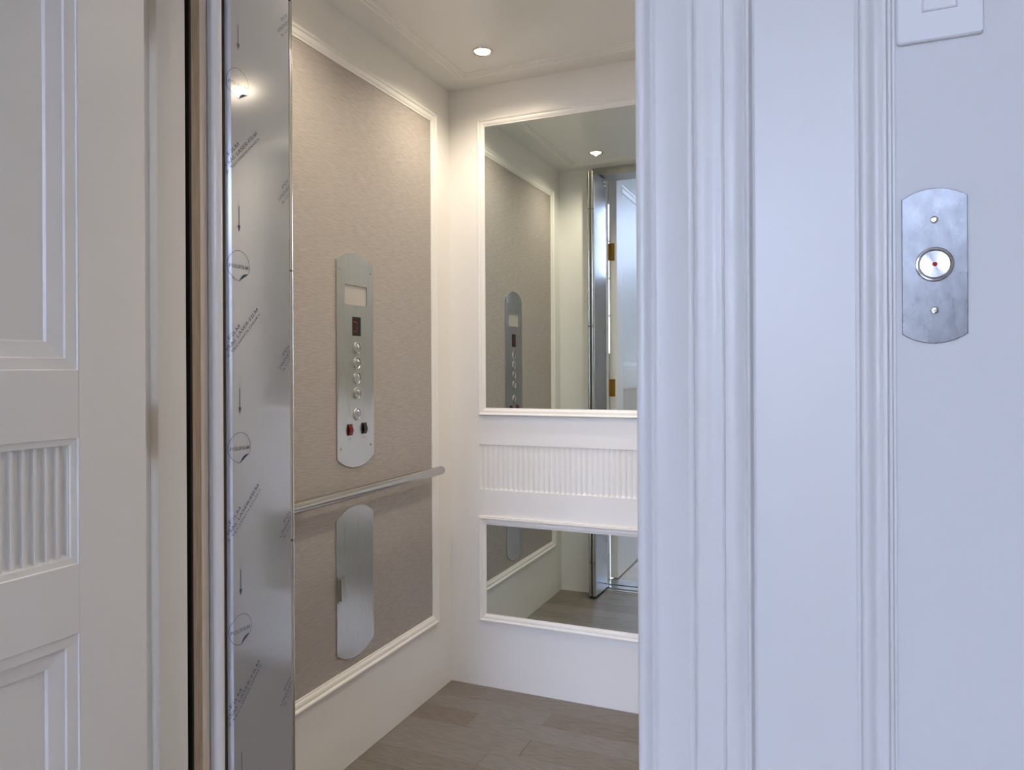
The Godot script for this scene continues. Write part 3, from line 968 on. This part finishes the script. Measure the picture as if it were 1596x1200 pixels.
func build_control_panel() -> void:
	var o := thing("control_panel", "tall steel lift control panel with round buttons and red display", "control panel", Vector3(CAB_L + 0.0015, 0.937, -1.908), PI / 2)
	# local x: into the lift, centred; local y from the lower corners
	var w := 0.0965
	var t := 0.004
	var h := 0.5965
	var cx := 0.0
	var outline := arched(-w, w, 0.0, h, 0.033)
	# plate cut round the certificate window: four pieces joined to one mesh
	var st := mb()
	var wx0 := -0.0565
	var wx1 := 0.0605
	var wy0 := 0.4675
	var wy1 := 0.5275
	var lo2 := PackedVector2Array()
	for i in 15:
		lo2.append(outline[i])
	lo2.append(Vector2(w, wy0)); lo2.append(Vector2(-w, wy0))
	var hi2 := PackedVector2Array([Vector2(-w, wy1), Vector2(w, wy1)])
	for i in 15:
		hi2.append(outline[15 + i])
	plate(st, lo2, t, 0.0002)
	plate(st, hi2, t, 0.0002)
	box(st, Vector3(-w, wy0, 0), Vector3(wx0, wy1, t))
	box(st, Vector3(wx1, wy0, 0), Vector3(w, wy1, t))
	part("faceplate", st, M["brushed steel"], o)
	part("certificate_window", one_box(Vector3(wx0, wy0, 0), Vector3(wx1, wy1, 0.0006)), M["certificate card"], o, Vector3.ZERO, "pale recessed certificate card")
	for p in [[-0.0765, 0.574], [0.079, 0.574], [-0.079, 0.030], [0.0765, 0.0295]]:
		screw(o, Vector3(p[0], p[1], t), 0.0042)
	# floor display
	var d := part("floor_display", one_box(Vector3(-0.0185, 0.372, t - 0.001), Vector3(0.0245, 0.4305, t + 0.0008)), M["black plastic"], o, Vector3.ZERO, "black display with red digit")
	var sg := mb()
	for q in [[-0.0135, 0.4135, 0.0035, 0.4165], [0.0015, 0.4065, 0.0045, 0.4130], [-0.0125, 0.3850, 0.0035, 0.3875], [0.0030, 0.3885, 0.0058, 0.3975], [-0.0045, 0.3965, 0.0045, 0.3990]]:
		box(sg, Vector3(q[0], q[1], t + 0.0008), Vector3(q[2], q[3], t + 0.0012))
	part("digit", sg, M["display digit"], d)
	# push buttons
	var names := ["3", "2", "1", "G", "E"]
	var bys := [0.3345, 0.288, 0.2412, 0.195, 0.1302]
	var ring := mb()
	lathe(ring, PackedVector2Array([Vector2(0.0195, 0.0), Vector2(0.0193, 0.0022), Vector2(0.0182, 0.0032), Vector2(0.0162, 0.0030), Vector2(0.0152, 0.0018), Vector2(0.0150, 0.0)]), 36)
	var cap := mb()
	lathe(cap, PackedVector2Array([Vector2(0.0145, 0.0), Vector2(0.0143, 0.0020), Vector2(0.0137, 0.0025), Vector2(0.0001, 0.0026)]), 36)
	var ring_m := ring.commit()
	var cap_m := cap.commit()
	for i in 5:
		var b := part("push_button", ring_m, M["bright steel"], o, Vector3(0.0035, bys[i], t))
		part("button_cap", cap_m, M["brushed steel"], b)
		var tx := letters(names[i], 0.0075)
		var tt := mb()
		add_flat(tt, tx, Vector3(-width_of(tx) * 0.5, -0.0037, 0.0029))
		part("symbol", tt, M["engraved ink"], b)
	# two rocker switches with small engraved captions
	for i in 2:
		var x := [-0.0345, 0.0405][i] as float
		var s := part("rocker_switch", one_box(Vector3(x - 0.0125, 0.067, t), Vector3(x + 0.0125, 0.1015, t + 0.0022), 0.0008), M["black plastic"], o)
		var rk := mb()
		var pr := PackedVector2Array([Vector2(0.070, 0.002), Vector2(0.070, 0.0045), Vector2(0.082, 0.0085), Vector2(0.0985, 0.0035), Vector2(0.0985, 0.002)])
		for q in segs(pr):
			var a := Vector3(x - 0.009, q[0].x, t + q[0].y)
			var b := Vector3(x - 0.009, q[1].x, t + q[1].y)
			var e := Vector3(0.018, 0, 0)
			var nn := Vector3(0, q[2].x, q[2].y)
			quad(rk, a, b, b + e, a + e, nn)
		for sx in [-0.009, 0.009]:
			for k in range(1, pr.size() - 1):
				var nx := Vector3(signf(sx), 0, 0)
				tri(rk, Vector3(x + sx, pr[0].x, t + pr[0].y), Vector3(x + sx, pr[k].x, t + pr[k].y), Vector3(x + sx, pr[k + 1].x, t + pr[k + 1].y), nx, nx, nx)
		part("rocker", rk, M["red plastic"] if i == 0 else M["black plastic"], s, Vector3.ZERO, "red rocker" if i == 0 else "black rocker")
		var cp := mb()
		var cl := letters(["STOP", "LIGHT"][i], 0.0032)
		add_flat(cp, cl, Vector3(x - width_of(cl) * 0.5, 0.0535, t + 0.0003))
		part("caption", cp, M["engraved ink"], o)

func build_phone_panel() -> void:
	var o := thing("phone_cabinet_door", "plain steel arched plate with a pull tab, below the handrail", "cabinet door", Vector3(CAB_L + 0.0015, 0.355, -1.902), PI / 2)
	var st := mb()
	plate(st, arched(-0.0965, 0.0965, 0.0, 0.398, 0.034), 0.004, 0.0006)
	part("faceplate", st, M["brushed steel"], o)
	var tab := mb()
	bbox(tab, Vector3(-0.0935, 0.154, 0.004), Vector3(-0.062, 0.2335, 0.0085), 0.001)
	bbox(tab, Vector3(-0.0935, 0.162, 0.0085), Vector3(-0.086, 0.2275, 0.019), 0.0012)
	part("pull_tab", tab, M["satin rail steel"], o, Vector3.ZERO, "small bent steel finger pull")

func build_handrail() -> void:
	var x := CAB_L + 0.058
	var y := 0.8405
	var r := 0.0158
	var o := thing("handrail", "straight round satin steel handrail on the wallpapered wall", "handrail", Vector3(CAB_L, y, -2.36), PI / 2)
	# local x: into the lift; z: off the wall
	var z := x - CAB_L
	var st := mb()
	rod(st, Vector3(-0.94, 0, z), Vector3(-0.012, 0, z), r, 36, false)
	part("rail", st, M["satin rail steel"], o)
	for e in [[-0.012, 1.0], [-0.94, -1.0]]:
		var c := mb()
		lathe(c, PackedVector2Array([Vector2(r, 0.0), Vector2(r, 0.004), Vector2(r * 0.93, 0.009), Vector2(r * 0.75, 0.0115), Vector2(0.0001, 0.0125)]), 32)
		var cp := part("end_cap", c, M["satin rail steel"], o, Vector3(e[0], 0, z))
		cp.rotation.y = PI / 2 * e[1]
	for bx in [-0.16, -0.72]:
		var b := mb()
		rod(b, Vector3(bx, -0.0155, 0.003), Vector3(bx, -0.001, z), 0.006, 16)
		lathe(b, PackedVector2Array([Vector2(0.012, 0.0), Vector2(0.012, 0.003), Vector2(0.010, 0.0045), Vector2(0.0001, 0.0045)]), 24, Vector3(bx, -0.0155, 0.0015))
		part("bracket", b, M["satin rail steel"], o)

# ---------------------------------------------------------------- call button and switch on the landing wall
func build_call_panel() -> void:
	var k := HALL_D / 0.94
	var x := 0.1095 * k
	var yc := 1.2 + (1.3154 - 1.2) * k
	var o := thing("call_panel", "brushed steel plate with a round call button and red dot", "call button", Vector3(x, yc, -HALL_D))
	var w := 0.03195 * k
	var st := mb()
	plate(st, arched(-w, w, -0.0770 * k, 0.0742 * k, 0.0108), 0.0025, 0.0006)
	part("faceplate", st, M["fingermarked steel"], o)
	screw(o, Vector3(0.0, 0.0496 * k, 0.0025), 0.0042)
	screw(o, Vector3(0.0, -0.0511 * k, 0.0025), 0.0042)
	var ring := mb()
	lathe(ring, PackedVector2Array([Vector2(0.0193, 0.0), Vector2(0.0192, 0.0024), Vector2(0.0186, 0.0034), Vector2(0.0170, 0.0038), Vector2(0.0161, 0.0032), Vector2(0.0158, 0.0)]), 64)
	var b := part("push_button", ring, M["bright steel"], o, Vector3(0, 0, 0.0025))
	var cap := mb()      # turned metal: fine concentric grooves
	var pr := PackedVector2Array([Vector2(0.0154, 0.0), Vector2(0.0153, 0.0028), Vector2(0.0149, 0.0032)])
	var rr := 0.0149
	while rr > 0.0028:
		pr.append(Vector2(rr, 0.0032 + 0.0000134 * cos(TAU * rr / 0.0004)))
		rr -= 0.0004 / 6.0
	pr.append(Vector2(0.0026, 0.0032))
	lathe(cap, pr, 64)
	part("button_cap", cap, M["turned steel"], b, Vector3.ZERO, "concentric brushed steel button cap")
	var led := mb()
	lathe(led, PackedVector2Array([Vector2(0.0026, 0.0028), Vector2(0.0024, 0.0036), Vector2(0.0014, 0.0041), Vector2(0.0001, 0.0042)]), 24)
	part("indicator_lamp", led, M["call lamp"], b, Vector3.ZERO, "dark red indicator dot")

func build_switch() -> void:
	var o := thing("light_switch", "white light switch plate at the top edge, above the call button", "light switch", Vector3(0.1169, 1.5695, -HALL_D))
	var st := mb()
	var p := rounded(-0.0427, 0.0427, 0.0, 0.133, 0.004)
	plate(st, p, 0.0065, 0.0016)
	part("switch_plate", st, M["switch plastic"], o)
	var f := mb()
	frame(f, -0.0176, 0.032, 0.0176, 0.101, PackedVector2Array([Vector2(0, 0.0060), Vector2(0.0001, 0.0074), Vector2(0.0006, 0.0080), Vector2(0.0014, 0.0078), Vector2(0.0019, 0.0066)]))
	part("switch_frame", f, M["switch plastic"], o)
	var rk := mb()
	var pr := PackedVector2Array([Vector2(0.0345, 0.0064), Vector2(0.0345, 0.0069), Vector2(0.0665, 0.0080), Vector2(0.0985, 0.0105), Vector2(0.0985, 0.0064)])
	for q in segs(pr):
		quad(rk, Vector3(-0.0152, q[0].x, q[0].y), Vector3(-0.0152, q[1].x, q[1].y), Vector3(0.0152, q[1].x, q[1].y), Vector3(0.0152, q[0].x, q[0].y), Vector3(0, q[2].x, q[2].y))
	for sx in [-0.0152, 0.0152]:
		for i in range(1, pr.size() - 1):
			var nx := Vector3(signf(sx), 0, 0)
			tri(rk, Vector3(sx, pr[0].x, pr[0].y), Vector3(sx, pr[i].x, pr[i].y), Vector3(sx, pr[i + 1].x, pr[i + 1].y), nx, nx, nx)
	part("rocker", rk, M["switch plastic"], o)

func rounded(x0: float, x1: float, y0: float, y1: float, r: float) -> PackedVector2Array:
	var out := PackedVector2Array()
	for c in [[x1 - r, y1 - r, 0.0], [x0 + r, y1 - r, 90.0], [x0 + r, y0 + r, 180.0], [x1 - r, y0 + r, 270.0]]:
		for i in 6:
			var a := deg_to_rad(c[2] + 18.0 * i)
			out.append(Vector2(c[0] + r * cos(a), c[1] + r * sin(a)))
	return out
